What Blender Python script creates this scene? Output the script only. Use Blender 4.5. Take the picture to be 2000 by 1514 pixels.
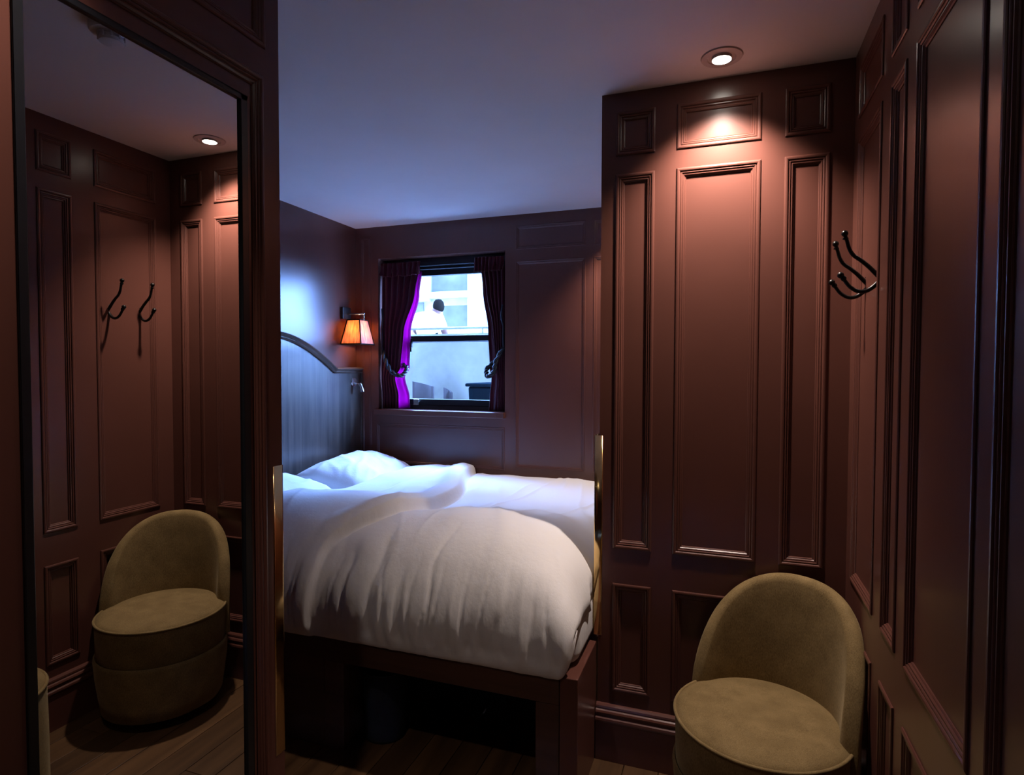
import bpy, bmesh, math, random
from mathutils import Vector, Matrix, noise
random.seed(7)
S = bpy.context.scene
for o in list(bpy.data.objects): bpy.data.objects.remove(o)
COL = S.collection
PI = math.pi

# ------------------------------------------------------------------ camera
FPX = 1169.0
cam = bpy.data.cameras.new('camera')
cam.sensor_fit = 'HORIZONTAL'; cam.sensor_width = 36.0
cam.lens = FPX / 2000.0 * 36.0
cam.clip_start = 0.02
camo = bpy.data.objects.new('camera', cam); COL.objects.link(camo)
right = Vector((0.94242196, 0.33441534, 0.0026905))
down = Vector((0.01286149, -0.0282037, -0.99951945))
fwd = Vector((-0.33417875, 0.94200368, -0.03088087))
M = Matrix.Identity(4)
for i in range(3):
    M[i][0] = right[i]; M[i][1] = -down[i]; M[i][2] = -fwd[i]
CAMZ = 1.395
M[2][3] = CAMZ
camo.matrix_world = M
S.camera = camo

# ------------------------------------------------------------------ light and exposure
S.view_settings.view_transform = 'Standard'
S.view_settings.look = 'None'
S.view_settings.exposure = 0.0
S.view_settings.gamma = 1.0
S.view_settings.use_curve_mapping = False
w = bpy.data.worlds.new('overcast_sky'); S.world = w; w.use_nodes = True
SKY = (0.21, 0.405, 1.0); SKY_STRENGTH = 98.0
bg = w.node_tree.nodes['Background']
bg.inputs[0].default_value = (*SKY, 1); bg.inputs[1].default_value = SKY_STRENGTH
WARM = (1.0, 0.82, 0.72)
DOWNLIGHTS = [  # x, y, watts, spot angle, tilt towards +y in degrees, label
    (-0.02, 1.965, 98.0, 106, 8, 'glowing recessed ceiling spotlight in front of the panelled wall beside the bed'),
    (-0.50, 3.37, 82.0, 104, 0, 'recessed ceiling spotlight near the foot of the bed, hidden behind the panelled partition'),
    (-0.84, 0.58, 34.0, 88, 0, 'recessed ceiling spotlight close to the tall framed mirror'),
]
pl = bpy.data.lights.new('window_portal', 'AREA')
pl.shape = 'RECTANGLE'; pl.size = 0.90; pl.size_y = 1.0
pl.cycles.is_portal = True
plo = bpy.data.objects.new('window_portal', pl); COL.objects.link(plo)
plo.location = (-1.76, 3.72, 1.63); plo.rotation_euler = (math.radians(-90), 0, 0)

H = 2.35
X_R, Y_P, Y_F, X_H = 0.367, 2.103, 3.53, -2.39
X_L = -1.024          # stile face of the mirror wall
Y_LE = 1.194          # its free end
X_PE = -0.415         # free end of the partition

# ------------------------------------------------------------------ materials
def newmat(name):
    m = bpy.data.materials.new(name); m.use_nodes = True
    nt = m.node_tree
    return m, nt, nt.nodes['Principled BSDF']
def setp(b, **k):
    names = dict(col='Base Color', rough='Roughness', metal='Metallic', spec='Specular IOR Level', coat='Coat Weight',
                 coatr='Coat Roughness', sheen='Sheen Weight', sheenr='Sheen Roughness', trans='Transmission Weight', emis='Emission Color', es='Emission Strength')
    for a, v in k.items():
        inp = b.inputs[names[a]]
        inp.default_value = (*v, 1) if isinstance(v, tuple) and len(v) == 3 else v
def N(nt, t, **k):
    n = nt.nodes.new(t)
    for a, v in k.items(): setattr(n, a, v)
    return n
def noise_tex(nt, scale, detail=4, stretch=None, rough=.55):
    tc = N(nt, 'ShaderNodeTexCoord'); n = N(nt, 'ShaderNodeTexNoise')
    n.inputs['Scale'].default_value = scale; n.inputs['Detail'].default_value = detail; n.inputs['Roughness'].default_value = rough
    if stretch:
        mp = N(nt, 'ShaderNodeMapping'); mp.inputs['Scale'].default_value = stretch
        nt.links.new(tc.outputs['Object'], mp.inputs['Vector']); nt.links.new(mp.outputs['Vector'], n.inputs['Vector'])
    else:
        nt.links.new(tc.outputs['Object'], n.inputs['Vector'])
    return n
def ramp(nt, src, stops):
    r = N(nt, 'ShaderNodeValToRGB'); e = r.color_ramp.elements
    e[0].position, e[0].color = stops[0][0], (*stops[0][1], 1)
    e[1].position, e[1].color = stops[-1][0], (*stops[-1][1], 1)
    for p, c in stops[1:-1]:
        q = e.new(p); q.color = (*c, 1)
    nt.links.new(src, r.inputs['Fac']); return r
def bump(nt, b, src, strength, dist=.001):
    n = N(nt, 'ShaderNodeBump'); n.inputs['Strength'].default_value = strength; n.inputs['Distance'].default_value = dist
    nt.links.new(src, n.inputs['Height']); nt.links.new(n.outputs['Normal'], b.inputs['Normal'])
def simple(name, col, rough=.5, metal=0., var=.12, scale=30, **k):
    m, nt, b = newmat(name)
    setp(b, rough=rough, metal=metal, **k)
    n = noise_tex(nt, scale)
    r = ramp(nt, n.outputs['Fac'], [(.3, tuple(c*(1-var) for c in col)), (.7, tuple(min(1, c*(1+var)) for c in col))])
    nt.links.new(r.outputs['Color'], b.inputs['Base Color'])
    return m
def mk_paint():
    m, nt, b = newmat('oxblood_satin_paint')
    c = (.112, .042, .031)
    n = noise_tex(nt, 3.0, 3)
    r = ramp(nt, n.outputs['Fac'], [(.3, tuple(x*.93 for x in c)), (.7, tuple(x*1.07 for x in c))])
    nt.links.new(r.outputs['Color'], b.inputs['Base Color'])
    setp(b, rough=.29, spec=.5)
    br = noise_tex(nt, 14, 3, (1, 1, .08))
    bump(nt, b, br.outputs['Fac'], .12, .002)
    return m
PAINT = mk_paint()
CEIL = simple('white_ceiling_paint', (.74, .72, .72), .8, var=.02, scale=4)
def mk_velvet(name, c0, c1):
    m, nt, b = newmat(name)
    n = noise_tex(nt, 16, 3); n2 = noise_tex(nt, 520, 3, (1, 1, .3))
    mx = N(nt, 'ShaderNodeMath', operation='MULTIPLY_ADD'); mx.inputs[1].default_value = .35
    sc = N(nt, 'ShaderNodeMath', operation='MULTIPLY'); sc.inputs[1].default_value = .65
    nt.links.new(n2.outputs['Fac'], sc.inputs[0]); nt.links.new(n.outputs['Fac'], mx.inputs[0]); nt.links.new(sc.outputs[0], mx.inputs[2])
    r = ramp(nt, mx.outputs[0], [(.33, c0), (.67, c1)])
    nt.links.new(r.outputs['Color'], b.inputs['Base Color'])
    setp(b, rough=.85, spec=.2, sheen=.22, sheenr=.4)
    b.inputs['Sheen Tint'].default_value = (.75, .62, .38, 1)
    bump(nt, b, n2.outputs['Fac'], .35, .001)
    return m
VELVET = mk_velvet('olive_gold_velvet', (.125, .083, .032), (.285, .200, .088))
def mk_linen(name, col):
    m, nt, b = newmat(name)
    setp(b, col=col, rough=.75, spec=.3, sheen=.15)
    a = noise_tex(nt, 26, 6, (1, 1, .5), .6)
    bump(nt, b, a.outputs['Fac'], .35, .006)
    return m
LINEN = mk_linen('white_cotton', (.80, .785, .78))
def mk_wood(name, c0, c1, rough, along='z', scale=16):
    m, nt, b = newmat(name)
    st = {'z': (1, 1, .06), 'y': (1, .06, 1), 'x': (.06, 1, 1)}[along]
    n = noise_tex(nt, scale, 6, st, .6)
    r = ramp(nt, n.outputs['Fac'], [(.32, c0), (.68, c1)])
    oi = N(nt, 'ShaderNodeObjectInfo'); hv = N(nt, 'ShaderNodeHueSaturation')
    mr = N(nt, 'ShaderNodeMapRange'); mr.inputs['To Min'].default_value = .7; mr.inputs['To Max'].default_value = 1.3
    nt.links.new(oi.outputs['Random'], mr.inputs['Value']); nt.links.new(mr.outputs['Result'], hv.inputs['Value'])
    nt.links.new(r.outputs['Color'], hv.inputs['Color']); nt.links.new(hv.outputs['Color'], b.inputs['Base Color'])
    setp(b, rough=rough, spec=.5)
    bump(nt, b, n.outputs['Fac'], .15, .002)
    return m
VENEER = mk_wood('dark_walnut_veneer', (.030, .022, .018), (.075, .055, .042), .30, 'z', 34)
VENEER.node_tree.nodes['Principled BSDF'].inputs['Specular IOR Level'].default_value = .75
CAPWOOD = mk_wood('walnut_cap', (.05, .034, .026), (.09, .06, .045), .25, 'y', 20)
BEDWOOD = mk_wood('reddish_brown_bed_wood', (.060, .027, .017), (.11, .05, .03), .35, 'x', 24)
FLOORWOOD = mk_wood('oak_floorboards', (.055, .027, .012), (.12, .062, .026), .40, 'y', 22)
BLACKWOOD = simple('black_gloss_paint', (.010, .011, .014), .3)
BLACKIRON = simple('black_iron', (.004, .0038, .0035), .33, .0, spec=.3)
BRASS = simple('polished_brass', (.80, .55, .24), .14, 1.0, var=.06, scale=60)
NICKEL = simple('brushed_nickel', (.62, .60, .57), .25, 1.0, var=.05)
DARKMETAL = simple('dark_nickel', (.10, .095, .09), .3, 1.0, var=.05)
WHITEMETAL = simple('white_enamel', (.72, .70, .70), .4, var=.03)
RINGMETAL = simple('cream_enamel', (.50, .44, .42), .5, var=.03)
PLASTIC = simple('white_plastic', (.66, .64, .66), .45, var=.03)
BIN = simple('dark_grey_metal', (.022, .022, .020), .8, .0, spec=.1)
STUCCO = simple('darkened_stucco', (.24, .23, .20), .9, var=.12, scale=3)  # outdoor colours from here, paving aside, darker than real to balance the bright sky
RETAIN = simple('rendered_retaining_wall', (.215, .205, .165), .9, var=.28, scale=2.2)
PAVE = simple('pale_paving', (.60, .60, .58), .9)
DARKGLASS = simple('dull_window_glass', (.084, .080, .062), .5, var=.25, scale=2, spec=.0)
NAVY = simple('navy_plastic', (.003, .006, .008), .6, spec=.0)
CHAIRGREY = simple('grey_woven_plastic', (.034, .028, .028), .7, spec=.1)
RAILPAINT = simple('grey_railing_paint', (.2, .2, .2), .5)
SHIRT = simple('white_shirt_cloth', (.5, .5, .5), .8)
HAIR = simple('dark_brown_hair', (.006, .005, .004), .8, spec=.0)
SKIN = simple('skin', (.07, .03, .022), .6, spec=.1)
TROUSER = simple('dark_trousers', (.004, .004, .005), .8, spec=.0)
def mk_mirror():
    m, nt, b = newmat('silvered_mirror_glass')
    setp(b, col=(.66, .66, .65), metal=1., rough=.0)
    n = noise_tex(nt, 40, 3)
    r = ramp(nt, n.outputs['Fac'], [(.5, (.0, .0, .0)), (.9, (.02, .02, .02))])
    nt.links.new(r.outputs['Color'], b.inputs['Roughness'])
    return m
MIRROR = mk_mirror()
def mk_pane():
    m, nt, b = newmat('window_glass')
    nt.nodes.remove(b)
    t = N(nt, 'ShaderNodeBsdfTransparent'); g = N(nt, 'ShaderNodeBsdfGlossy'); g.inputs['Roughness'].default_value = .02
    ge = N(nt, 'ShaderNodeNewGeometry'); dt = N(nt, 'ShaderNodeVectorMath', operation='DOT_PRODUCT')
    nt.links.new(ge.outputs['Normal'], dt.inputs[0]); nt.links.new(ge.outputs['Incoming'], dt.inputs[1])
    ab = N(nt, 'ShaderNodeMath', operation='ABSOLUTE'); nt.links.new(dt.outputs['Value'], ab.inputs[0])
    om = N(nt, 'ShaderNodeMath', operation='SUBTRACT'); om.inputs[0].default_value = 1.0; nt.links.new(ab.outputs[0], om.inputs[1])
    pw = N(nt, 'ShaderNodeMath', operation='POWER'); pw.inputs[1].default_value = 5.0; nt.links.new(om.outputs[0], pw.inputs[0])
    f = N(nt, 'ShaderNodeMath', operation='MULTIPLY_ADD'); f.inputs[1].default_value = .96; f.inputs[2].default_value = .035; nt.links.new(pw.outputs[0], f.inputs[0])
    mx = N(nt, 'ShaderNodeMixShader')
    t.inputs[0].default_value = (.96, .98, .99, 1)
    nt.links.new(f.outputs[0], mx.inputs[0]); nt.links.new(t.outputs[0], mx.inputs[1]); nt.links.new(g.outputs[0], mx.inputs[2])
    nt.links.new(mx.outputs[0], nt.nodes['Material Output'].inputs[0])
    return m
PANE = mk_pane()
def mk_translucent(name, front, through, wgt, stripes=None):
    m, nt, b = newmat(name)
    setp(b, col=front, rough=.85, spec=.2, sheen=.1)
    t = N(nt, 'ShaderNodeBsdfTranslucent'); t.inputs[0].default_value = (*through, 1)
    mx = N(nt, 'ShaderNodeMixShader'); mx.inputs[0].default_value = wgt
    if stripes:
        n = noise_tex(nt, stripes, 3, (1, 1, .05))
        r = ramp(nt, n.outputs['Fac'], [(.35, tuple(c*.35 for c in through)), (.65, tuple(min(1, c*1.2) for c in through))])
        nt.links.new(r.outputs['Color'], t.inputs[0])
        r2 = ramp(nt, n.outputs['Fac'], [(.35, tuple(c*.7 for c in front)), (.65, front)])
        nt.links.new(r2.outputs['Color'], b.inputs['Base Color'])
        bump(nt, b, n.outputs['Fac'], .6, .002)
    nt.links.new(b.outputs[0], mx.inputs[1]); nt.links.new(t.outputs[0], mx.inputs[2])
    nt.links.new(mx.outputs[0], nt.nodes['Material Output'].inputs[0])
    return m
CURTAIN = mk_translucent('burgundy_velvet', (.052, .0022, .0085), (.22, .008, .10), .06)
SHADEFAB = mk_translucent('pleated_cream_silk', (.72, .62, .54), (.80, .27, .05), .5, 90)
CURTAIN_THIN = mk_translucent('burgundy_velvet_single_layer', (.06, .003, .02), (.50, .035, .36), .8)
ROPE = simple('dark_blue_rope', (.008, .012, .020), .55)
def mk_emit(name, col, s):
    m, nt, b = newmat(name); setp(b, col=(.8, .8, .8), emis=col, es=s); return m
LAMPGLOW = mk_emit('glowing_lamp_lens', (1., .93, .82), 25.)
BULB = mk_emit('glowing_bulb', (1., .62, .30), 14.)

# ------------------------------------------------------------------ mesh helpers
class G:
    def __init__(s): s.v = []; s.f = []
    def add(s, vs, fs):
        n = len(s.v); s.v += [tuple(v) for v in vs]; s.f += [tuple(i + n for i in f) for f in fs]; return s
    def box(s, x0, x1, y0, y1, z0, z1):
        return s.add([(x0,y0,z0),(x1,y0,z0),(x1,y1,z0),(x0,y1,z0),(x0,y0,z1),(x1,y0,z1),(x1,y1,z1),(x0,y1,z1)],
                     [(0,3,2,1),(4,5,6,7),(0,1,5,4),(1,2,6,5),(2,3,7,6),(3,0,4,7)])
    def grid(s, rows, wrap_u=False, wrap_v=False):
        nu, nv = len(rows), len(rows[0]); vs = [p for r in rows for p in r]; fs = []
        for i in range(nu if wrap_u else nu-1):
            for j in range(nv if wrap_v else nv-1):
                a, b = i, (i+1) % nu; c, d = j, (j+1) % nv
                fs.append((a*nv+c, b*nv+c, b*nv+d, a*nv+d))
        return s.add(vs, fs)
    def tube(s, pts, r, n=10, cap=True):
        pts = [Vector(p) for p in pts]; rr = r if isinstance(r, (list, tuple)) else [r]*len(pts)
        rows = []; up = None
        for i, p in enumerate(pts):
            t = (pts[min(i+1, len(pts)-1)] - pts[max(i-1, 0)]).normalized()
            if up is None: up = t.orthogonal().normalized()
            up = (up - up.dot(t)*t).normalized(); sd = t.cross(up)
            rows.append([p + rr[i]*(math.cos(2*PI*k/n)*up + math.sin(2*PI*k/n)*sd) for k in range(n)])
        n0 = len(s.v)
        s.grid(rows, wrap_v=True)
        if cap:
            s.f.append(tuple(n0+k for k in range(n))[::-1]); s.f.append(tuple(n0+(len(rows)-1)*n+k for k in range(n)))
        return s
    def lathe(s, prof, n=32, at=(0,0,0)):
        rows = [[(at[0]+r*math.cos(2*PI*k/n), at[1]+r*math.sin(2*PI*k/n), at[2]+z) for k in range(n)] for r, z in prof]
        return s.grid(rows, wrap_v=True)
    def ball(s, c, r, n=12, m=8):
        rows = [[(c[0]+r*math.sin(PI*i/m)*math.cos(2*PI*k/n), c[1]+r*math.sin(PI*i/m)*math.sin(2*PI*k/n), c[2]+r*math.cos(PI*i/m)) for k in range(n)] for i in range(m+1)]
        return s.grid(rows, wrap_v=True)
    def build(s, name, mat, parent=None, smooth=False, bevel=0, tag=None, autosmooth=None):
        me = bpy.data.meshes.new(name); me.from_pydata(s.v, [], s.f)
        bm = bmesh.new(); bm.from_mesh(me)
        bmesh.ops.remove_doubles(bm, verts=bm.verts, dist=1e-6)
        bmesh.ops.recalc_face_normals(bm, faces=bm.faces)
        bm.to_mesh(me); bm.free()
        o = bpy.data.objects.new(name, me); COL.objects.link(o)
        me.materials.append(mat)
        if parent:
            o.parent = parent
            o.matrix_parent_inverse = Matrix.Translation(parent.location).inverted()
        if smooth:
            for p in me.polygons: p.use_smooth = True
            if autosmooth: me.set_sharp_from_angle(angle=math.radians(autosmooth))
        if bevel:
            md = o.modifiers.new('bevel', 'BEVEL'); md.width = bevel; md.segments = 2; md.limit_method = 'ANGLE'
        if tag: settag(o, *tag)
        return o
def settag(o, label, cat, group=None):
    o['label'] = label; o['category'] = cat
    if group: o['group'] = group
    return o
def thing(name, loc, label, cat, group=None):
    o = bpy.data.objects.new(name, None); COL.objects.link(o); o.location = loc
    o.empty_display_size = .05
    bpy.context.view_layer.update()
    return settag(o, label, cat, group)
def struct(o):
    o['kind'] = 'structure'; return o
def catmull(P, n):
    P = [Vector(p) for p in P]; out = []
    for i in range(len(P)-1):
        p0 = P[max(i-1, 0)]; p1 = P[i]; p2 = P[i+1]; p3 = P[min(i+2, len(P)-1)]
        for k in range(n):
            t = k/n
            out.append(.5*((2*p1)+(p2-p0)*t+(2*p0-5*p1+4*p2-p3)*t*t+(3*p1-p0-3*p2+p3)*t**3))
    out.append(P[-1]); return out

# panelled walls: a = coordinate along the wall, z = height, h = distance towards the room
PROF = [(0,0),(0,.006),(.0025,.0105),(.006,.012),(.0095,.0105),(.0115,.006),(.0125,.001),(.0140,.004),(.0165,.0045),(.0185,.001),
        (.0195,-.004),(.0210,-.0015),(.0235,-.002),(.0250,-.007),(.0262,-.011),(.0280,-.010),(.0300,-.014),(.0305,-.020)]
PROF = [(d, h*.42) for d, h in PROF]
PSLIM = [(d*.72, h*.55) for d, h in PROF]
def moulding(g, mp, r, prof):
    a0, a1, b0, b1 = r
    rows = []
    for d, h in prof:
        rows.append([mp(a0+d, b0+d, h), mp(a1-d, b0+d, h), mp(a1-d, b1-d, h), mp(a0+d, b1-d, h)])
    return g.grid(rows, wrap_v=True)
def panelled(name, mp, a0, a1, z0, z1, panels, holes, thick, prof=PROF):
    rects = panels + holes
    A = sorted({a0, a1, *[r[0] for r in rects], *[r[1] for r in rects]}); Z = sorted({z0, z1, *[r[2] for r in rects], *[r[3] for r in rects]})
    inside = lambda a, z, L: any(r[0] < a < r[1] and r[2] < z < r[3] for r in L)
    g = G()
    for i in range(len(A)-1):
        for j in range(len(Z)-1):
            ca, cz = (A[i]+A[i+1])/2, (Z[j]+Z[j+1])/2
            q = [(A[i], Z[j]), (A[i+1], Z[j]), (A[i+1], Z[j+1]), (A[i], Z[j+1])]
            if not inside(ca, cz, rects): g.add([mp(a, z, 0) for a, z in q], [(0,1,2,3)])
            if not inside(ca, cz, holes): g.add([mp(a, z, -thick) for a, z in q], [(0,1,2,3)])
    for r, d in [(r, -.034) for r in panels] + [(r, -thick) for r in holes] + [((a0, a1, z0, z1), -thick)]:
        c = [(r[0], r[2]), (r[1], r[2]), (r[1], r[3]), (r[0], r[3])]
        for k in range(4):
            p, q = c[k], c[(k+1) % 4]
            g.add([mp(*p, 0), mp(*q, 0), mp(*q, d), mp(*p, d)], [(0,1,2,3)])
    wall = struct(g.build(name, PAINT))
    dep = prof[-1][1]
    for r in panels:
        p = G(); d = .018
        lo, hi = mp(r[0]+d, r[2]+d, dep-.008), mp(r[1]-d, r[3]-d, dep+.0005)
        p.box(min(lo[0],hi[0]), max(lo[0],hi[0]), min(lo[1],hi[1]), max(lo[1],hi[1]), lo[2], hi[2])
        p.build('panel', PAINT, wall)
        moulding(G(), mp, r, prof).build('panel_moulding', PAINT, wall)
    return wall
def baseboard(name, mp, a0, a1):
    pr = [(.0,0),(.020,0),(.020,.138),(.023,.141),(.025,.147),(.024,.154),(.019,.158),(.017,.163),(.020,.167),(.021,.173),(.018,.179),(.012,.182),(.013,.187),(.012,.193),(.007,.198),(0,.200)]
    g = G(); rows = [[mp(a, z, h) for h, z in pr] for a in (a0, a1)]
    g.grid(rows); g.f.append(tuple(range(len(pr)))); g.f.append(tuple(range(len(pr), 2*len(pr))))
    return struct(g.build(name, PAINT))

# ------------------------------------------------------------------ the setting
XW0, XW1, YW0, YW1 = -2.50, .48, -1.00, 3.70
struct(G().box(XW0, XW1, YW0, YW1, H, H+.08).build('ceiling', CEIL))
floor = struct(G().box(XW0, XW1, YW0, YW1, -.10, -.012).build('floor', FLOORWOOD))
# floorboards run towards the window wall; short boards with staggered ends
PW = .118
k = 0; x = -1.85
while x < X_R:
    y = -.9 + (k*.37 % .9) - .9; x1 = min(x+PW, X_R)
    while y < 2.10:
        y1 = y + 1.25
        a, b = max(y, -.9), min(y1, 2.25 if x1 <= X_PE else 2.10)
        if b - a > .05 and b > .35:
            G().box(x+.0012, x1-.0012, a+.001, b-.001, -.012, 0).build('floor_plank', FLOORWOOD, floor, bevel=.0015)
        y = y1
    x += PW; k += 1

ROWS3 = [(2.134, 2.284), (.762, 2.071), (.249, .637)]
mpP = lambda a, z, h: (a, Y_P - h, z)
pansP = [(a0, a1, z0, z1) for a0, a1 in ((-.365, -.232), (-.160, .102), (.172, .301)) for z0, z1 in ROWS3]
panelled('wall_partition', mpP, X_PE, X_R, 0, H, pansP, [], .06)
baseboard('baseboard_partition', mpP, X_PE-.004, X_R)
mpR = lambda a, z, h: (X_R - h, a, z)
pansR = [(a0, a1, z0, z1) for a0, a1 in ((.30, .64), (.70, 1.040), (1.103, 1.456), (1.530, 1.658), (1.748, 2.028)) for z0, z1 in ROWS3]
panelled('wall_right', mpR, YW0+.1, Y_F, 0, H, pansR, [], .08)
baseboard('baseboard_right', mpR, YW0+.1, Y_P-.02)
mpL = lambda a, z, h: (X_L + h, a, z)
MIR_REC = (.45, 1.140, .10, 2.074)
wl = panelled('wall_left', mpL, YW0+.1, Y_LE, 0, H, [MIR_REC, (.45, 1.148, 2.141, 2.285)], [], .09)
mpF = lambda a, z, h: (a, Y_F - h, z)
WIN = (-2.215, -1.300, 1.120, 2.137)
pansF = [(-2.350, -2.268, .30, 2.283), (-2.232, -1.300, .755, 1.026), (-1.230, -.788, .775, 2.064), (-1.230, -.788, 2.134, 2.281),
         (-.740, -.30, .775, 2.064), (-.740, -.30, 2.134, 2.281), (-.24, .20, .775, 2.064), (-.24, .20, 2.134, 2.281)]
panelled('wall_back', mpF, X_H, X_R, 0, H, pansF, [WIN], .15, PSLIM)
struct(G().box(X_H-.1, X_H, 1.0, 3.70, 0, H).build('wall_headboard', PAINT))
struct(G().box(X_H, -1.62, YW0+.1, 1.80, 0, H).build('wall_nook', PAINT))  # unseen block, shaped to cut daylight bouncing onto the bed front
struct(G().box(XW0, XW1, YW0, YW0+.1, 0, H).build('wall_front', PAINT))

# ------------------------------------------------------------------ window
win = struct(bpy.data.objects.new('window_1', None)); COL.objects.link(win); win.location = (-1.757, 3.63, 1.12)
bpy.context.view_layer.update()
wx0, wx1, wz0, wz1 = WIN
fr = G()
fr.box(wx0, wx0+.055, 3.615, 3.70, wz0, wz1).box(wx1-.055, wx1, 3.615, 3.70, wz0, wz1).box(wx0, wx1, 3.612, 3.70, 2.085, wz1).box(wx0, wx1, 3.615, 3.70, wz0, 1.150)
fr.box(wx0+.05, wx1-.05, 3.600, 3.615, 2.058, 2.070)
fr.build('window_frame', BLACKWOOD, win, bevel=.003)
sx0, sx1 = wx0+.055, wx1-.055
up = G().box(sx0, sx1, 3.652, 3.69, 2.026, 2.085).box(sx0, sx0+.045, 3.652, 3.69, 1.58, 2.085).box(sx1-.045, sx1, 3.652, 3.69, 1.58, 2.085).box(sx0, sx1, 3.652, 3.69, 1.575, 1.620)
us = up.build('upper_sash', BLACKWOOD, win, bevel=.003)
G().box(sx0+.04, sx1-.04, 3.672, 3.676, 1.615, 2.03).build('glass_pane', PANE, us)
lo = G().box(sx0, sx1, 3.617, 3.650, 1.150, 1.191).box(sx0, sx0+.045, 3.617, 3.650, 1.15, 1.62).box(sx1-.045, sx1, 3.617, 3.650, 1.15, 1.62).box(sx0, sx1, 3.617, 3.650, 1.578, 1.618)
ls = lo.build('lower_sash', BLACKWOOD, win, bevel=.003)
G().box(sx0+.04, sx1-.04, 3.632, 3.636, 1.185, 1.582).build('glass_pane', PANE, ls)
lift = G().box(-1.985, -1.945, 3.600, 3.617, 1.158, 1.176).box(-1.985, -1.945, 3.596, 3.602, 1.150, 1.190).build('sash_lift', NICKEL, ls, bevel=.002)
lift['label'] = 'small pale metal sash lift'
G().box(-2.02, -2.0, 3.60, 3.617, 1.54, 1.60).box(-2.016, -2.004, 3.604, 3.613, 1.51, 1.54).build('sash_fastener', BLACKIRON, ls, bevel=.002)
G().box(wx0-.018, wx1+.004, 3.498, 3.620, wz0-.036, wz0+.001).build('window_sill', PAINT, win, bevel=.004)

# ------------------------------------------------------------------ curtains
def curtain(side, label):
    sg = 1 if side == 'l' else -1
    ox = wx0+.012 if side == 'l' else wx1-.012          # outer edge
    Y0 = 3.570
    t = thing('curtain', (ox, Y0, wz0), label, 'curtain', 'tied back window curtains')
    def width(z):   # inner-edge distance from the outer edge, pinched at the tieback
        pts = [(1.124, .190 if side == 'l' else .118), (1.20, .185 if side == 'l' else .112), (1.34, .150 if side == 'l' else .100), (1.40, .185 if side == 'l' else .112), (1.64, .195 if side == 'l' else .122), (1.90, .262 if side == 'l' else .158), (2.06, .282 if side == 'l' else .172)]
        for (z0, w0), (z1, w1) in zip(pts, pts[1:]):
            if z <= z1:
                u = (z-z0)/(z1-z0); u = u*u*(3-2*u); return w0+(w1-w0)*u
        return pts[-1][1]
    rows = []; lead = []
    NZ, NX = 60, 70
    for i in range(NZ+1):
        z = 1.124 + (2.045-1.124)*i/NZ
        wd = width(z); pinch = math.exp(-((z-1.36)/.10)**2)
        row = []
        for j in range(NX+1):
            u = j/NX
            fold = math.sin(u*2*PI*5.5 + 1.1*math.sin(z*3) + (0 if side == 'l' else 1))
            amp = .017*(1-.6*pinch)*(.7+.5*noise.noise(Vector((u*3, z*2, 3))))
            y = Y0 - .004 + fold*amp*(1 if u < .85 else max(0, (1-u)/.15)) - .012*pinch*(1-u)
            lw = .022 + .062*(1-(z-1.124)/.92)
            row.append((ox + sg*(wd-lw+.016)*u, y, z))
        lead.append([(ox + sg*(wd-lw+lw*k_/10), Y0 + .003 + .008*math.sin(k_*.7 + z*2) + .014*(k_/10)**2, z) for k_ in range(11)]
                    + [(ox + sg*(wd + .003*math.sin(k_)), Y0 + .017 + .020*k_/5, z) for k_ in range(1, 6)])
        rows.append(row)
    o = G().grid(rows).build('curtain_cloth', CURTAIN, t, smooth=True)
    sd = o.modifiers.new('thick', 'SOLIDIFY'); sd.thickness = .002
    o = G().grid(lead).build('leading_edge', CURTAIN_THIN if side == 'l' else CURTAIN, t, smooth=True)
    sd = o.modifiers.new('thick', 'SOLIDIFY'); sd.thickness = .002
    # gathered frill hanging over the heading
    rows = []
    wv = .300 if side == 'l' else .200
    for i in range(13):
        v = i/12; row = []
        for j in range(71):
            u = j/70
            bot = 2.015 + .014*noise.noise(Vector((u*9, 1.7 if side == 'l' else 5.1, 0)))
            z = 2.105 + (bot-2.105)*v
            f = math.sin(u*2*PI*8+2.3*noise.noise(Vector((u*6, v*1.5, 7))))
            row.append((ox+sg*wv*u, Y0-.026+f*.011*(.4+v)-.010*v, z))
        rows.append(row)
    o = G().grid(rows).build('curtain_frill', CURTAIN, t, smooth=True)
    sd = o.modifiers.new('thick', 'SOLIDIFY'); sd.thickness = .002
    # rope tieback: two strands twisted round each other, sweeping up to a hook on the reveal
    wi = .150 if side == 'l' else .100
    path = catmull([(ox+sg*.004, Y0-.020, 1.53), (ox+sg*.045, Y0-.042, 1.45), (ox+sg*wi*.62, Y0-.046, 1.375), (ox+sg*(wi+.004), Y0-.034, 1.348),
                    (ox+sg*(wi+.026), Y0-.010, 1.372), (ox+sg*(wi+.020), Y0+.012, 1.41), (ox+sg*wi*.5, Y0+.022, 1.46)], 14)
    g = G()
    for ph in (0, PI):
        P = []
        for i, p in enumerate(path):
            tg = (path[min(i+1, len(path)-1)]-path[max(i-1, 0)]).normalized()
            a = Vector((0, 0, 1)); a = (a - a.dot(tg)*tg).normalized(); b = tg.cross(a)
            ang = ph + i*.42
            P.append(p + .0075*(math.cos(ang)*a+math.sin(ang)*b))
        g.tube(P, .0085, 8)
    g.build('tieback_rope', ROPE, t, smooth=True)
    g = G(); pts = catmull([(ox+sg*.010, Y0-.026, 1.80), (ox+sg*.016, Y0-.030, 1.74), (ox+sg*.012, Y0-.030, 1.70), (ox+sg*.004, Y0-.026, 1.66), (ox+sg*.006, Y0-.024, 1.60), (ox+sg*.004, Y0-.022, 1.53)], 6)
    g.tube(pts, .007, 8); g.build('rope_tail', ROPE, t, smooth=True)
    return t
curtain('l', 'burgundy velvet curtain with purple lit edge, on the lamp side of the window')
curtain('r', 'dark burgundy velvet curtain on the window side away from the wall lamp')

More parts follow.
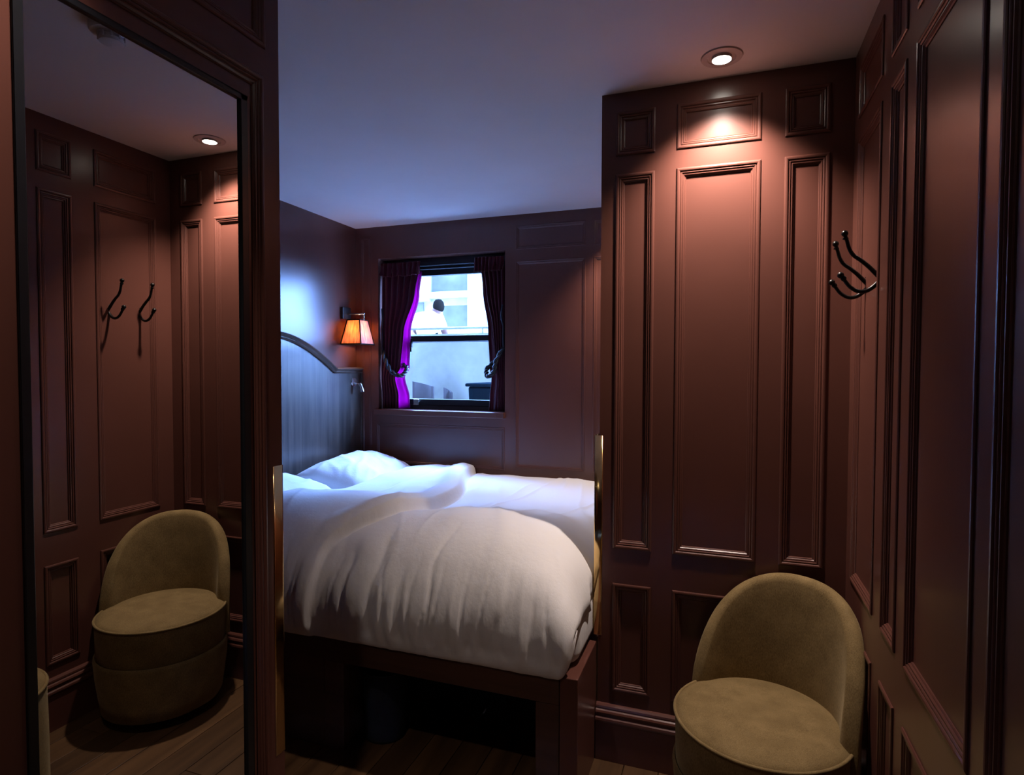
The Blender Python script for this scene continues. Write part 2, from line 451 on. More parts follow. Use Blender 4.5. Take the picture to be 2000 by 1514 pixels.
# ------------------------------------------------------------------ downlights
for i, (x, y, watts, ang, tilt, lab) in enumerate(DOWNLIGHTS):
    t = thing('ceiling_spotlight', (x, y, H), lab, 'spotlight', 'recessed ceiling spotlights')
    G().lathe([(.028, -.010), (.030, -.002), (.040, -.002), (.042, -.005), (.060, -.004), (.062, 0.), (.028, .0)], 40, (x, y, H)).build('trim_ring', RINGMETAL, t, smooth=True, autosmooth=40)
    G().lathe([(.0001, -.0125), (.018, -.0120), (.027, -.0095), (.0285, -.004)], 32, (x, y, H)).build('lamp_lens', LAMPGLOW, t, smooth=True)
    L = bpy.data.lights.new('ceiling_spot_beam', 'SPOT'); L.energy = watts; L.color = WARM
    L.spot_size = math.radians(ang); L.spot_blend = 1.0; L.shadow_soft_size = .022
    lo_ = bpy.data.objects.new('ceiling_spot_beam', L); COL.objects.link(lo_)
    lo_.location = (x, y, H-.040); lo_.rotation_euler = (math.radians(tilt), 0, 0)

# ------------------------------------------------------------------ mirror
XG = -1.031
mt = thing('wall_mirror', (XG, .86, .16), 'tall black framed mirror set in the panelled wall, reflecting the chair and coat hooks', 'mirror')
m0, m1, mz0, mz1 = .618, 1.093, .16, 2.008
G().box(-1.0322, XG, m0+.010, m1-.010, mz0+.010, mz1-.010).build('mirror_glass', MIRROR, mt)
xf0, xf1, fw = -1.0322, -1.0245, .019
G().box(xf0, xf1, m0, m0+fw-.004, mz0, mz1).box(xf0, xf1, m1-fw, m1, mz0, mz1).box(xf0, xf1, m0, m1, mz1-.012, mz1).box(xf0, xf1, m0, m1, mz0, mz0+.014).build('mirror_frame', BLACKWOOD, mt, bevel=.0015)

# ------------------------------------------------------------------ brass edge plates
def brass_plate(name, label, axis):
    n = 10; rows = []
    for i in range(n+1):
        u = i/n; bow = .0012*(1-(2*u-1)**2)
        if axis == 'x': rows.append([(-.432+.029*u, Y_P-.0005-bow, z) for z in (.443, 1.160)])
        else: rows.append([(X_L+.0005+bow*.15, 1.163+.032*u, z) for z in (.443, 1.158)])
    g = G().grid(rows)
    if axis == 'x': g.grid([[(-.432, Y_P, z) for z in (.443, 1.160)], [(-.432, Y_P+.058, z) for z in (.443, 1.160)]]); g.grid([[(-.432, Y_P+.058, z) for z in (.443, 1.160)], [(-.416, Y_P+.058, z) for z in (.443, 1.160)]])
    else: g.grid([[(X_L, 1.195, z) for z in (.443, 1.158)], [(X_L-.085, 1.195, z) for z in (.443, 1.158)]])
    o = g.build(name, BRASS, None, smooth=True, autosmooth=35)
    md = o.modifiers.new('thick', 'SOLIDIFY'); md.thickness = .0012; md.offset = 0
    settag(o, label, 'brass plate', 'brass edge plates of the bed opening')
brass_plate('brass_edge_plate', 'tall polished brass plate on the partition edge beside the foot of the bed', 'x')
brass_plate('brass_edge_plate', 'tall polished brass plate on the free edge of the mirror wall', 'y')

# ------------------------------------------------------------------ coat hooks
def hook(y, label):
    z0 = 1.640; xb = X_R + .0195
    t = thing('coat_hook', (xb, y, z0), label, 'coat hook', 'black double coat hooks')
    P = lambda o_, z: (xb - o_, y, z0 + z)
    # oval backplate
    rows = []
    for d, k_ in ((0, 1.), (.004, 1.), (.007, .85), (.009, .5), (.0095, .02)):
        rows.append([(xb-d, y+.016*k_*math.cos(2*PI*i/20), z0+.030*k_*math.sin(2*PI*i/20)) for i in range(20)])
    G().grid(rows, wrap_v=True).build('hook_plate', BLACKIRON, t, smooth=True, autosmooth=50)
    p = catmull([P(.004, -.004), P(.018, .012), P(.032, .028), P(.050, .045), P(.068, .060), P(.078, .078), P(.084, .100), P(.088, .110)], 6)
    g = G().tube(p, [.0062 - .0017*i/(len(p)-1) for i in range(len(p))], 10)
    g.lathe([(.0055, -.010), (.0078, -.008), (.0055, -.004), (.0050, -.001)], 14, P(.087, .112)); g.ball(P(.089, .118), .0088)
    g.build('upper_arm', BLACKIRON, t, smooth=True)
    p = catmull([P(.004, -.008), P(.018, -.024), P(.036, -.036), P(.056, -.036), P(.074, -.024), P(.086, -.008), P(.092, .002)], 6)
    g = G().tube(p, [.0060 - .0015*i/(len(p)-1) for i in range(len(p))], 10)
    g.ball(P(.090, -.001), .0074); g.ball(P(.097, .008), .0088)
    g.build('lower_arm', BLACKIRON, t, smooth=True)
    G().ball(P(.0095, .018), .0035).build('screw', BLACKIRON, t, smooth=True)
hook(1.81, 'black iron double coat hook on the right wall, the one nearer the camera')
hook(1.95, 'black iron double coat hook on the right wall, the one nearer the corner')

# ------------------------------------------------------------------ slipper chair and pouffe
def slipper_chair():
    cx, cy, R = .109, 1.818, .234
    t = thing('slipper_chair', (cx, cy, 0), 'olive velvet slipper chair with curved low back in the panelled corner', 'chair')
    A0 = math.radians(58)
    # seat cushion: domed top above a piped rim
    G().lathe([(.0001, .430), (.07, .429), (.13, .426), (.18, .420), (.215, .411), (R, .401), (R+.001, .392), (R, .388)], 64, (cx, cy, 0)).build('seat', VELVET, t, smooth=True)
    g = G().tube([(cx+(R+.001)*math.cos(2*PI*i/72), cy+(R+.001)*math.sin(2*PI*i/72), .401) for i in range(73)], .0048, 8, cap=False)
    g.build('seat_piping', VELVET, t, smooth=True)
    G().lathe([(R, .392), (R-.002, .262), (R-.005, .258)], 64, (cx, cy, 0)).build('seat_band', VELVET, t, smooth=True)
    rows = []
    for z, dr in ((.262, .000), (.256, .006), (.246, .007), (.18, .002), (.10, -.008), (.045, -.016), (.045, -.024)):
        rows.append([(cx+(R+dr+.002*math.sin(i*2*PI/72*9)*(1 if z < .2 else 0))*math.cos(2*PI*i/72), cy+(R+dr)*math.sin(2*PI*i/72), z) for i in range(72)])
    G().grid(rows, wrap_v=True).build('skirt', VELVET, t, smooth=True)
    for k_ in range(4):
        a = A0 + PI/4 + k_*PI/2
        G().lathe([(.001, 0), (.018, 0), (.021, .060), (.001, .060)], 14, (cx+.15*math.cos(a), cy+.15*math.sin(a), 0)).build('foot', BLACKWOOD, t)
    # wrap-around back: one closed cross section swept round the seat
    TM = math.radians(84); NT = 64; rows = []
    for i in range(NT+1):
        u = -1 + 2*i/NT; th = u*TM
        e = (1-abs(u)**2.3)
        hh = .375 + .382*max(e, 0)**.60
        ends = min(1, (1-abs(u))/.10); ends = math.sqrt(max(ends*(2-ends), 0.0))
        th_ = .060*(.25+.75*ends); lean = .018*(.35+.65*math.cos(th))
        zb = .270
        sec = []
        def rad(z, r): return r + lean*max(0, (z-.40)/.36)
        ri, ro = R+.024-th_*.88, R+.016
        if ri > ro-.012: ri = ro-.012
        tr = min((ro-ri)*.5, (hh-zb)*.45)
        prof = []
        for k_ in range(9):
            z = zb + (hh-tr-zb)*k_/8; prof.append((rad(z, ri - .006*math.sin(PI*k_/8)), z))
        for k_ in range(1, 9):
            an = PI - PI*k_/9; prof.append((rad(hh, (ri+ro)/2) + tr*math.cos(an), hh-tr+tr*math.sin(an)))
        for k_ in range(9):
            z = hh-tr - (hh-tr-zb)*k_/8; prof.append((rad(z, ro), z))
        rows.append([(cx+r*math.cos(A0+th), cy+r*math.sin(A0+th), z) for r, z in prof])
    g = G().grid(rows, wrap_v=True)
    n = len(rows[0]); b0 = len(g.v)-n
    g.f.append(tuple(range(n))); g.f.append(tuple(range(b0, b0+n)))
    g.build('backrest', VELVET, t, smooth=True, autosmooth=70)
    return t
slipper_chair()
def pouffe():
    cx, cy, R = .06, 1.096, .205
    t = thing('pouffe', (cx, cy, 0), 'round olive velvet pouffe, only a sliver of it showing in the mirror', 'pouffe')
    G().lathe([(.0001, .445), (.10, .442), (.16, .434), (R-.01, .420), (R, .405)], 48, (cx, cy, 0)).build('seat', VELVET, t, smooth=True)
    G().tube([(cx+R*math.cos(2*PI*i/64), cy+R*math.sin(2*PI*i/64), .407) for i in range(65)], .005, 8, cap=False).build('seat_piping', VELVET, t, smooth=True)
    G().lathe([(R, .405), (R+.003, .25), (R+.004, .02), (R-.02, .02)], 48, (cx, cy, 0)).build('drum_side', VELVET, t, smooth=True, autosmooth=50)
    for k_ in range(4):
        a = PI/4+k_*PI/2
        G().lathe([(.001, 0), (.016, 0), (.018, .022), (.001, .022)], 12, (cx+.14*math.cos(a), cy+.14*math.sin(a), 0)).build('foot', BLACKWOOD, t)
pouffe()

# ------------------------------------------------------------------ bed
YB, XB, ZB = 1.815, -.422, .418
bed = thing('bed_platform', (-1.37, 2.6, 0), 'dark wooden bed platform with an open storage recess under the white bedding', 'bed')
G().box(X_H+.06, -1.372, YB, YB+.02, 0, .326).build('front_board', BEDWOOD, bed, bevel=.002)
G().box(-1.371, -1.290, YB-.002, YB+.03, 0, .326).build('front_post', BEDWOOD, bed, bevel=.002)
G().box(-.560, -.482, YB-.002, YB+.03, 0, .326).build('front_post', BEDWOOD, bed, bevel=.002)
G().box(X_H+.06, -.482, YB-.003, YB+.03, .3265, ZB).build('front_rail', BEDWOOD, bed, bevel=.002)
G().box(-.481, XB, YB, 3.50, 0, ZB).build('end_panel', PAINT, bed, bevel=.003)
G().box(-1.372, -1.30, YB+.03, 3.45, 0, .33).build('inner_divider', BEDWOOD, bed)
G().box(X_H+.06, -.482, YB+.031, 3.50, .375, ZB-.004).build('slatted_deck', BEDWOOD, bed)
G().box(-1.30, -.482, 3.0, 3.02, 0, .374).build('recess_back', BEDWOOD, bed)

mat_g = G().box(X_H+.09, -.436, 1.872, 3.50, ZB+.002, .600)
mo = mat_g.build('mattress', LINEN, None, smooth=True, bevel=.045)
mo.modifiers['bevel'].segments = 5
settag(mo, 'white mattress end showing under the duvet corner by the partition', 'mattress')

def duvet():
    X0, X1 = -1.88, -.412
    NXd, K = 210, 12
    CP = [(1.806,.412),(1.800,.430),(1.792,.485),(1.796,.545),(1.815,.612),(1.850,.675),(1.905,.732),(1.985,.777),(2.09,.803),(2.20,.800),(2.34,.776),(2.52,.748),(2.78,.742),(3.05,.745),(3.28,.748),(3.42,.742),(3.492,.705),(3.512,.62),(3.515,.56)]
    base = catmull([Vector((0, y, z)) for y, z in CP], K)
    ns = len(base)
    L = [0]
    for a, b in zip(base, base[1:]): L.append(L[-1]+(b-a).length)
    nrm = []
    for i in range(ns):
        tg = (base[min(i+1, ns-1)]-base[max(i-1, 0)]).normalized()
        nrm.append(Vector((0, -tg.z, tg.y)))
    sm = lambda a, b, t: (lambda q: q*q*(3-2*q))(min(1, max(0, (t-a)/(b-a))))
    rows = []
    nz = lambda *p: noise.noise(Vector(p))
    for i in range(NXd+1):
        t = i/NXd; x = X0 + (X1-X0)*t
        # rounded ends
        ke = 1.0
        
        kh = 1.0
        if t < .035: q = 1-t/.035; kh = math.sqrt(max(0, 1-q*q))
        row = []
        for j in range(ns):
            s = L[j]; p = base[j].copy(); n = nrm[j]
            front = 1 - sm(.30, .62, s)            # 1 on the hanging front
            top = 1 - front
            # turned-back band at the head end
            xf = -1.25 - .24*sm(1.1, 2.0, s) - .16*front + .02*nz(s*3, 4.2, 0)
            band = 1 - sm(xf-.016, xf+.008, x)
            lip = math.exp(-((x-(xf-.07))/.055)**2)
            off = band*(.022+.020*top) + lip*(.026*top+.004*front)
            off -= .012*math.exp(-((x-xf-.014)/.012)**2)*sm(.25, .5, s)
            # soft puffiness
            off += .016*nz(x*2.6, s*2.2, 1.3)*(.5+.5*top) + .007*nz(x*6, s*5, 8.1)
            # foot end of the duvet rises into a hump near the front corner then sinks towards the window
            off += .030*math.exp(-((x+.92)/.30)**2 - ((s-.70)/.30)**2)
            off -= .020*sm(-.75, -.45, x)*sm(.8, 1.2, s)
            # hanging folds on the front
            ph = x*21 + 1.6*nz(x*3, s*1.4, 2.2) + (s-.4)*(1.8 if x > -1.1 else -1.5)
            rid = (1-abs(nz(ph*.55, s*.8, 5.)))**3
            dep_ = sm(.62, .15, s) if False else (1-sm(.12, .46, s))
            off += .006*(rid-.5)*dep_*(.4+.6*sm(-1.5, -1.1, x))*(.6+.5*nz(x*2.1, 9.9, 0))
            # sharper creases running down the front, fanning out from the shoulder
            lean = (x+1.15)*.55
            v1 = (1-abs(nz(x*8.5+lean*s*3+.5*nz(x*4, s*4, 6.), s*.9, 21.)))**10
            v2 = (1-abs(nz(x*17-lean*s*2+.6*nz(x*6, s*5, 2.), s*1.6, 33.)))**9
            cm = sm(.02, .07, s)*(1-sm(.30, .62, s))
            off -= (.010*v1*(.5+.5*nz(x*3, s*3, 40.)+.2) + .006*v2*(1-sm(.10, .40, s)))*cm
            off += .006*nz(x*30, s*5, 0)*(1-sm(.03, .16, s))
            # long soft creases over the top
            cr = (1-abs(nz(x*5+s*1.8, s*1.1-x*1.2, 11.)))**8
            off += .008*cr*top
            for xc, sl in ((-.98, .10), (-.62, .16), (-1.62, .05)):
                d = x - xc - sl*(s-1.2)
                off += .0045*math.exp(-(d/.010)**2)*sm(.75, 1.0, s)
            hem = 1-sm(0, .05, s)
            q = p + n*off*(1-.7*hem)
            zb = .56
            ts = .80 + .15*sm(.75, 1.25, s) + .15*(1-sm(.10, .42, s))
            if t > ts: ke = max(0, 1-((t-ts)/(1-ts))**2.3)**.55
            else: ke = 1.0
            if ke < 1: q.z = zb + (q.z-zb)*ke; q.y = q.y + (1-ke)*.045*front
            if kh < 1: q.z = .66 + (q.z-.66)*kh if q.z > .66 else q.z
            xx = x - .030*(1-ke)*0 + .008*nz(s*6, 2., 0)*sm(.9, 1., t) - .02*front*sm(.93, 1, t)
            q.x = min(xx, -.412 - .026*sm(1.98, 2.07, q.y)); q.y = min(q.y, 3.516); q.z = max(q.z, .4225 if q.y > 1.811 else .410)
            row.append(q)
        rows.append(row)
    o = G().grid(rows).build('duvet', LINEN, None, smooth=True)
    md = o.modifiers.new('thick', 'SOLIDIFY'); md.thickness = .006; md.offset = -1
    settag(o, 'puffy white duvet turned back at the head and hanging over the bed front', 'duvet')
duvet()

def pillow(name, c, rot, size, label, seed):
    a, b, h = size; n = 44; g = G()
    Rm = Matrix.Rotation(rot[2], 3, 'Z') @ Matrix.Rotation(rot[1], 3, 'Y') @ Matrix.Rotation(rot[0], 3, 'X')
    for sg in (1, -1):
        rows = []
        for i in range(n+1):
            u = -1+2*i/n; row = []
            for j in range(n+1):
                v = -1+2*j/n
                e = max(0, (1-abs(u)**2.6))**.55*max(0, (1-abs(v)**2.6))**.55
                pin = 1-.07*(u*u*v*v) ; px = a*u*(1-.05*(1-v*v)*0 - .06*(1-abs(u))*0)*(1-.07*(1-v**2)*abs(u)**4*0)
                px = a*u*(1-.05*(1-abs(v)**2)*u*u*0+.0); py = b*v
                # edges drawn in between the corners
                px *= 1-.05*(1-v*v)*abs(u)**3; py *= 1-.05*(1-u*u)*abs(v)**3
                wr = .010*noise.noise(Vector((u*2.6+seed, v*2.6, seed)))+.010*((1-abs(noise.noise(Vector((u*1.8+v*2.2+seed, v*.9-u, seed*2)))))**7)
                z = sg*h*e*pin + wr*e**.5*(1 if sg > 0 else .4)
                row.append(Vector(c) + Rm @ Vector((px, py, z)))
            rows.append(row)
        g.grid(rows)
    o = g.build(name, LINEN, None, smooth=True)
    settag(o, label, 'pillow', 'white pillows at the headboard')
    return o
pillow('pillow', (-2.075, 3.13, .748), (math.radians(2), math.radians(13), math.radians(3)), (.235, .355, .105), 'plump white pillow on the window side of the bed, against the headboard', 3.1)
pillow('pillow', (-2.075, 2.345, .745), (math.radians(-2), math.radians(13), math.radians(-2)), (.235, .355, .100), 'white pillow on the mirror side, half hidden by the mirror wall', 8.4)

# ------------------------------------------------------------------ headboard
hb = thing('headboard', (X_H, 2.665, .42), 'arched dark walnut headboard fixed to the plain wall behind the pillows', 'headboard')
YC, Y_END = 2.665, 3.512
def hb_top(y):
    d = abs(y-YC)
    if d > .555: return 1.385
    return 1.385 + .200*math.cos(d/.555*PI/2)**.95
XF = X_H+.045
ny = 120; edges = [YC-.847+ (2*.847)*i/14 for i in range(15)]
for i in range(14):
    y0, y1 = edges[i]+.0001, edges[i+1]-.0001
    ys = [y0+(y1-y0)*k_/8 for k_ in range(9)]
    g = G()
    for xx in (X_H+.004, XF):
        g.add([(xx, y, .425) for y in ys]+[(xx, y, hb_top(y)) for y in ys], [(k_, k_+1, k_+10, k_+9) for k_ in range(8)])
    g.grid([[(xx, y, hb_top(y)) for y in ys] for xx in (X_H+.004, XF)])
    g.grid([[(xx, y0, .425) , (xx, y0, hb_top(y0))] for xx in (X_H+.004, XF)]); g.grid([[(xx, y1, .425), (xx, y1, hb_top(y1))] for xx in (X_H+.004, XF)])
    g.build('veneer_strip', VENEER, hb)
# cap moulding following the outline
cap = [(-.004, -.022), (.010, -.020), (.016, -.012), (.012, -.006), (.020, 0), (.024, .008), (.018, .016), (.006, .020), (-.035, .020), (-.035, -.022)]
ys = [YC-.847+2*.847*i/140 for i in range(141)]
rows = []
for i, y in enumerate(ys):
    y_a, y_b = ys[max(i-1, 0)], ys[min(i+1, 140)]
    tg = Vector((0, y_b-y_a, hb_top(y_b)-hb_top(y_a))).normalized(); nn = Vector((0, -tg.z, tg.y))
    p = Vector((XF, y, hb_top(y)))
    rows.append([p + Vector((dx, 0, 0)) + nn*dz for dx, dz in cap])
g = G().grid(rows, wrap_v=True); n = len(cap); g.f.append(tuple(range(n))); g.f.append(tuple(range(len(g.v)-n, len(g.v))))
g.build('cap_moulding', CAPWOOD, hb, smooth=True, autosmooth=35)
G().box(X_H+.004, XF+.010, Y_END-.004, Y_END+.012, .425, 1.40).build('end_strip', CAPWOOD, hb, bevel=.002)

# reading light
rl = thing('reading_light', (XF, 3.425, 1.30), 'small nickel swivel reading light screwed to the headboard', 'reading light')
rows = []
for d, r in ((0, .030), (.006, .030), (.009, .027), (.0095, .001)): rows.append([(XF+.0005+d, 3.425+r*math.cos(2*PI*i/28), 1.305+r*math.sin(2*PI*i/28)) for i in range(28)])
G().grid(rows, wrap_v=True).build('wall_rose', NICKEL, rl, smooth=True, autosmooth=40)
G().tube([(XF+.008, 3.425, 1.295), (XF+.040, 3.428, 1.290), (XF+.052, 3.430, 1.288)], .006, 10).build('swivel_arm', NICKEL, rl, smooth=True)
pth = [(XF+.050, 3.430, 1.298), (XF+.052, 3.431, 1.290), (XF+.060, 3.434, 1.262), (XF+.066, 3.436, 1.240)]
G().tube(pth, [.008, .012, .0125, .0125], 14).build('lamp_head', NICKEL, rl, smooth=True, autosmooth=50)

# wall lamp
wl_ = thing('wall_lamp', (X_H, 3.40, 1.76), 'lit wall lamp with tapered pleated shade and dark frame above the headboard', 'wall lamp')
G().box(X_H+.0005, X_H+.022, 3.350, 3.440, 1.722, 1.802).build('backplate', DARKMETAL, wl_, bevel=.003)
LX, LY = -2.302, 3.415
g = G().tube([(X_H+.02, 3.40, 1.757), (LX-.01, LY, 1.757), (LX+.05, LY, 1.757)], .005, 10); g.ball((LX+.05, LY, 1.757), .0075)
g.tube([(LX+.05, LY, 1.757), (LX+.05, LY, 1.712)], .0042, 8)
g.build('arm', NICKEL, wl_, smooth=True)
ZT, ZL, RT, RB = 1.716, 1.556, .047, .078
def ring(r, z): return [Vector((LX+sx*r, LY+sy*r, z)) for sx, sy in ((-1, -1), (1, -1), (1, 1), (-1, 1))]
T_, B_ = ring(RT, ZT), ring(RB, ZL)
g = G()
for k_ in range(4):
    g.tube([B_[k_], T_[k_]], .0042, 6); g.tube([B_[k_], B_[(k_+1) % 4]], .0045, 6); g.tube([T_[k_], T_[(k_+1) % 4]], .0045, 6)
g.tube([T_[0], T_[2]], .0025, 6).tube([T_[1], T_[3]], .0025, 6)
g.build('shade_frame', BLACKIRON, wl_)
for k_ in range(4):
    a, b, c_, d_ = B_[k_], B_[(k_+1) % 4], T_[(k_+1) % 4], T_[k_]
    nrm_ = (b-a).cross(d_-a).normalized(); rows = []
    for i in range(65):
        u = i/64; off = .0016*math.sin(u*2*PI*16)
        rows.append([a.lerp(b, u)*.999+a.lerp(b, u)*.001+nrm_*off, d_.lerp(c_, u)+nrm_*off])
    G().grid(rows).build('shade_panel', SHADEFAB, wl_, smooth=True)
G().ball((LX, LY, 1.645), .020, 16, 10).build('bulb', BULB, wl_, smooth=True)
G().tube([(LX, LY, 1.712), (LX, LY, 1.664)], .011, 12).build('bulb_holder', NICKEL, wl_, smooth=True)
L = bpy.data.lights.new('wall_lamp_bulb', 'POINT'); L.energy = 5.0; L.color = (1., .47, .22); L.shadow_soft_size = .028
lo_ = bpy.data.objects.new('wall_lamp_bulb', L); COL.objects.link(lo_); lo_.location = (LX, LY, 1.645)

# ------------------------------------------------------------------ small things
t = thing('waste_bin', (-1.207, 1.965, 0), 'dark round waste bin standing in the recess under the bed', 'bin')
G().lathe([(.001, .004), (.074, .004), (.078, .008), (.084, .255), (.084, .258), (.080, .258), (.074, .012), (.001, .012)], 36, (-1.207, 1.965, 0)).build('bin_body', BIN, t, smooth=True, autosmooth=40)
G().tube([(-1.207+.083*math.cos(2*PI*i/48), 1.965+.083*math.sin(2*PI*i/48), .259) for i in range(49)], .003, 8, cap=False).build('rim', BLACKIRON, t, smooth=True)
G().lathe([(.001, 0), (.076, 0), (.079, .006), (.001, .006)], 36, (-1.207, 1.965, 0)).build('base_ring', BIN, t)

sx, sy = -.44, 1.225
t = thing('smoke_detector', (sx, sy, H), 'round white smoke detector on the ceiling, seen only in the mirror', 'smoke detector')
G().lathe([(.001, 0), (.054, 0), (.054, -.020), (.050, -.026), (.034, -.028), (.001, -.028)], 40, (sx, sy, H)).build('base', PLASTIC, t, smooth=True, autosmooth=40)
G().lathe([(.034, -.028), (.034, -.032), (.030, -.034), (.030, -.040), (.033, -.042), (.030, -.050), (.018, -.055), (.001, -.056)], 40, (sx, sy, H)).build('sensor_dome', PLASTIC, t, smooth=True, autosmooth=40)
for k_ in range(10):
    a = 2*PI*k_/10
    G().tube([(sx+.0325*math.cos(a), sy+.0325*math.sin(a), H-.030), (sx+.0325*math.cos(a), sy+.0325*math.sin(a), H-.045)], .0025, 6).build('vent_rib', PLASTIC, t)

# ------------------------------------------------------------------ outside the window
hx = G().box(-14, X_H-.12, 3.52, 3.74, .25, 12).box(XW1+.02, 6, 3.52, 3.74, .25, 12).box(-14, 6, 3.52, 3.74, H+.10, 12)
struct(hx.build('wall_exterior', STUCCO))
def at(u, v, y):
    d = right*((u-1000)/FPX) + down*((v-757)/FPX) + fwd
    k_ = y/d.y
    return Vector((0, 0, CAMZ)) + d*k_
struct(G().box(-9, 2, 3.75, 5.6, -.1, .25).build('ground_lightwell', PAVE))
ZW = at(880, 652, 5.6).z
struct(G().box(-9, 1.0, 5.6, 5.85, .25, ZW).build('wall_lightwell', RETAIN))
ZT2 = ZW-.62
struct(G().box(-16, 3, 5.85, 14, .5, ZT2).build('ground_terrace', PAVE))
struct(G().box(-70, 70, 3.76, 90, -.4, -.12).build('ground_street', PAVE))
YB2 = 13.0
bd = thing('townhouse', (-6, YB2, ZT2), 'pale stucco townhouse across the street, blurred behind the window glass', 'building')
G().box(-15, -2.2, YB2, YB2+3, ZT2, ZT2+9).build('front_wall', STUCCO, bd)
def facade_rect(u0, u1, v0, v1, name, mat, proud):
    p, q = at(u0, v0, YB2), at(u1, v1, YB2)
    x0, x1 = sorted((p.x, q.x)); z0, z1 = sorted((p.z, q.z))
    return G().box(x0, x1, YB2-proud, YB2+.01, z0, z1).build(name, mat, bd, bevel=.01)
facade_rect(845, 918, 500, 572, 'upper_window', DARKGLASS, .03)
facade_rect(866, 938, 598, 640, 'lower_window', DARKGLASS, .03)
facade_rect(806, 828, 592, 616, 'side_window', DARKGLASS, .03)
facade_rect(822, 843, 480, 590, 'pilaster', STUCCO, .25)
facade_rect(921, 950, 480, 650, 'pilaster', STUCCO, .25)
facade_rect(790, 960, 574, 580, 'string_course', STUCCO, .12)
# railing along the top of the lightwell wall
t = thing('railing', (-3, 5.7, ZW), 'white metal railing along the top of the wall outside the window', 'railing')
zr = at(880, 641, 5.72).z
G().tube([(-7, 5.72, zr), (0.5, 5.72, zr)], .014, 10).build('top_rail', RAILPAINT, t, smooth=True)
for k_ in range(9):
    xx = -6.6+k_*.85
    G().tube([(xx, 5.72, ZW), (xx, 5.72, zr)], .010, 8).build('railing_post', RAILPAINT, t, smooth=True)

# dark bin and garden chair in the lightwell
pb = at(945, 748, 5.2)
t = thing('storage_bin', (pb.x+.1, 5.25, .25), 'tall navy storage bin outside below the window', 'bin')
rows = []
x0, x1, zt = at(930, 748, 5.2).x, at(930, 748, 5.2).x+.55, pb.z
G().add([(x0+.03, 5.05, .25), (x1-.03, 5.05, .25), (x1-.03, 5.45, .25), (x0+.03, 5.45, .25), (x0, 5.0, zt-.03), (x1, 5.0, zt-.03), (x1, 5.5, zt-.03), (x0, 5.5, zt-.03)],
        [(0,3,2,1),(4,5,6,7),(0,1,5,4),(1,2,6,5),(2,3,7,6),(3,0,4,7)]).build('bin_body', NAVY, t, bevel=.02)
G().box(x0-.02, x1+.02, 4.98, 5.52, zt-.03, zt).build('bin_lid', NAVY, t, bevel=.012)
def gchair(u0, u1, v, y, label):
    p, q = at(u0, v, y), at(u1, v, y)
    x0, x1, zt = p.x, q.x, p.z; seat_z = .25+.45
    t = thing('garden_chair', ((x0+x1)/2, y, .25), label, 'garden chair')
    rows = []
    for i in range(9):
        k_ = i/8; rows.append([(x0+(x1-x0)*k_, y+.03*math.sin(PI*k_), z) for z in (seat_z+.08, zt - .05*k_)])
    o = G().grid(rows).build('backrest', CHAIRGREY, t, smooth=True); md = o.modifiers.new('thick', 'SOLIDIFY'); md.thickness = .02
    G().box(x0, x1, y-.42, y-.01, seat_z-.03, seat_z).build('seat', CHAIRGREY, t, bevel=.01)
    for xx in (x0+.015, x1-.015):
        for yy in (y-.40, y):
            G().tube([(xx, yy, .25), (xx, yy, seat_z+(.12 if yy == y else 0))], .012, 8).build('leg', CHAIRGREY, t, smooth=True)
gchair(806, 848, 745, 5.35, 'grey woven garden chair outside below the window, farthest from the navy bin')
gchair(866, 884, 757, 5.45, 'small grey slatted garden chair against the wall outside')

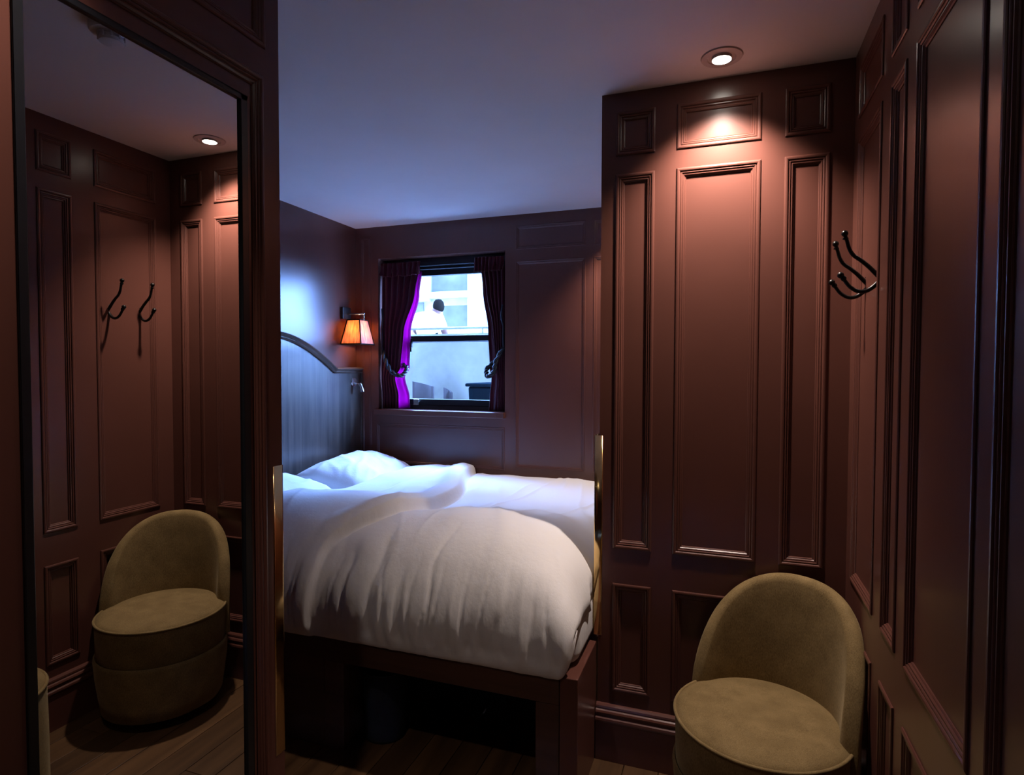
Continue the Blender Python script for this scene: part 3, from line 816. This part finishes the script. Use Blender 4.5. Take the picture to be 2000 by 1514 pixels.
# person in a white shirt seated on a bench beyond the railing, seen from behind
PY = 9.0
head_p = at(849, 597, PY)
px, pz = head_p.x, head_p.z
t = thing('bench', (px-.1, PY+.1, ZT2), 'plain pale bench under the person in a white shirt outside', 'bench')
sz = pz-.66
G().box(px-.75, px+.45, PY-.12, PY+.25, sz-.05, sz).build('seat', STUCCO, t, bevel=.01)
for xx in (px-.65, px+.35): G().box(xx-.04, xx+.04, PY-.10, PY+.22, ZT2, sz-.05).build('leg', STUCCO, t)
per = thing('person', (px-.1, PY, sz), 'dark-haired person in a white shirt seated outside, seen from behind through the window', 'person')
def skin(name, verts, edges, radii, mat, root=0):
    me = bpy.data.meshes.new(name); me.from_pydata(verts, edges, [])
    o = bpy.data.objects.new(name, me); COL.objects.link(o)
    o.parent = per; o.matrix_parent_inverse = Matrix.Translation(per.location).inverted()
    md = o.modifiers.new('skin', 'SKIN'); md.use_smooth_shade = True
    me.materials.append(mat)
    for i, r in enumerate(radii):
        rr = r if isinstance(r, tuple) else (r, r)
        me.skin_vertices[0].data[i].radius = rr
    me.skin_vertices[0].data[root].use_root = True
    sb = o.modifiers.new('sub', 'SUBSURF'); sb.levels = 2; sb.render_levels = 2
    return o
bx = px-.16; sh = pz-.17   # bent forward, so the back hides the neck
skin('body', [(bx, PY+.05, sz+.10), (bx, PY-.02, sz+.28), (bx+.03, PY+.02, sh-.03), (px-.03, PY+.10, sh+.06), (px, PY+.16, pz), (px, PY+.16, pz+.07),
              (bx-.17, PY+.02, sh-.02), (bx-.27, PY+.10, sh-.24), (bx-.20, PY+.30, sh-.32), (bx+.23, PY+.02, sh-.04), (bx+.31, PY+.08, sh-.28), (bx+.24, PY+.30, sh-.36)],
     [(0,1),(1,2),(2,3),(3,4),(4,5),(2,6),(6,7),(7,8),(2,9),(9,10),(10,11)],
     [.15, .15, .16, .06, .085, .06, .075, .055, .04, .075, .055, .04], SKIN)
skin('shirt', [(bx, PY+.05, sz+.06), (bx, PY-.02, sz+.28), (bx+.03, PY+.02, sh-.04), (px-.04, PY+.08, sh+.03), (bx-.17, PY+.02, sh-.03), (bx-.265, PY+.09, sh-.22), (bx+.23, PY+.02, sh-.05), (bx+.302, PY+.07, sh-.24)],
     [(0,1),(1,2),(2,3),(2,4),(4,5),(2,6),(6,7)], [.175, .18, .19, .085, .11, .075, .11, .075], SHIRT)
skin('trousers', [(bx, PY+.05, sz+.13), (bx-.10, PY+.12, sz+.09), (bx-.12, PY+.46, sz+.07), (bx-.12, PY+.48, sz-.36), (bx+.10, PY+.12, sz+.09), (bx+.12, PY+.46, sz+.07), (bx+.12, PY+.48, sz-.36)],
     [(0,1),(1,2),(2,3),(0,4),(4,5),(5,6)], [.13, .09, .07, .05, .09, .07, .05], TROUSER)
G().lathe([(.001, .125), (.05, .115), (.085, .07), (.098, .01), (.092, -.05), (.07, -.085), (.03, -.09)], 24, (px, PY+.145, pz)).build('hair', HAIR, per, smooth=True)
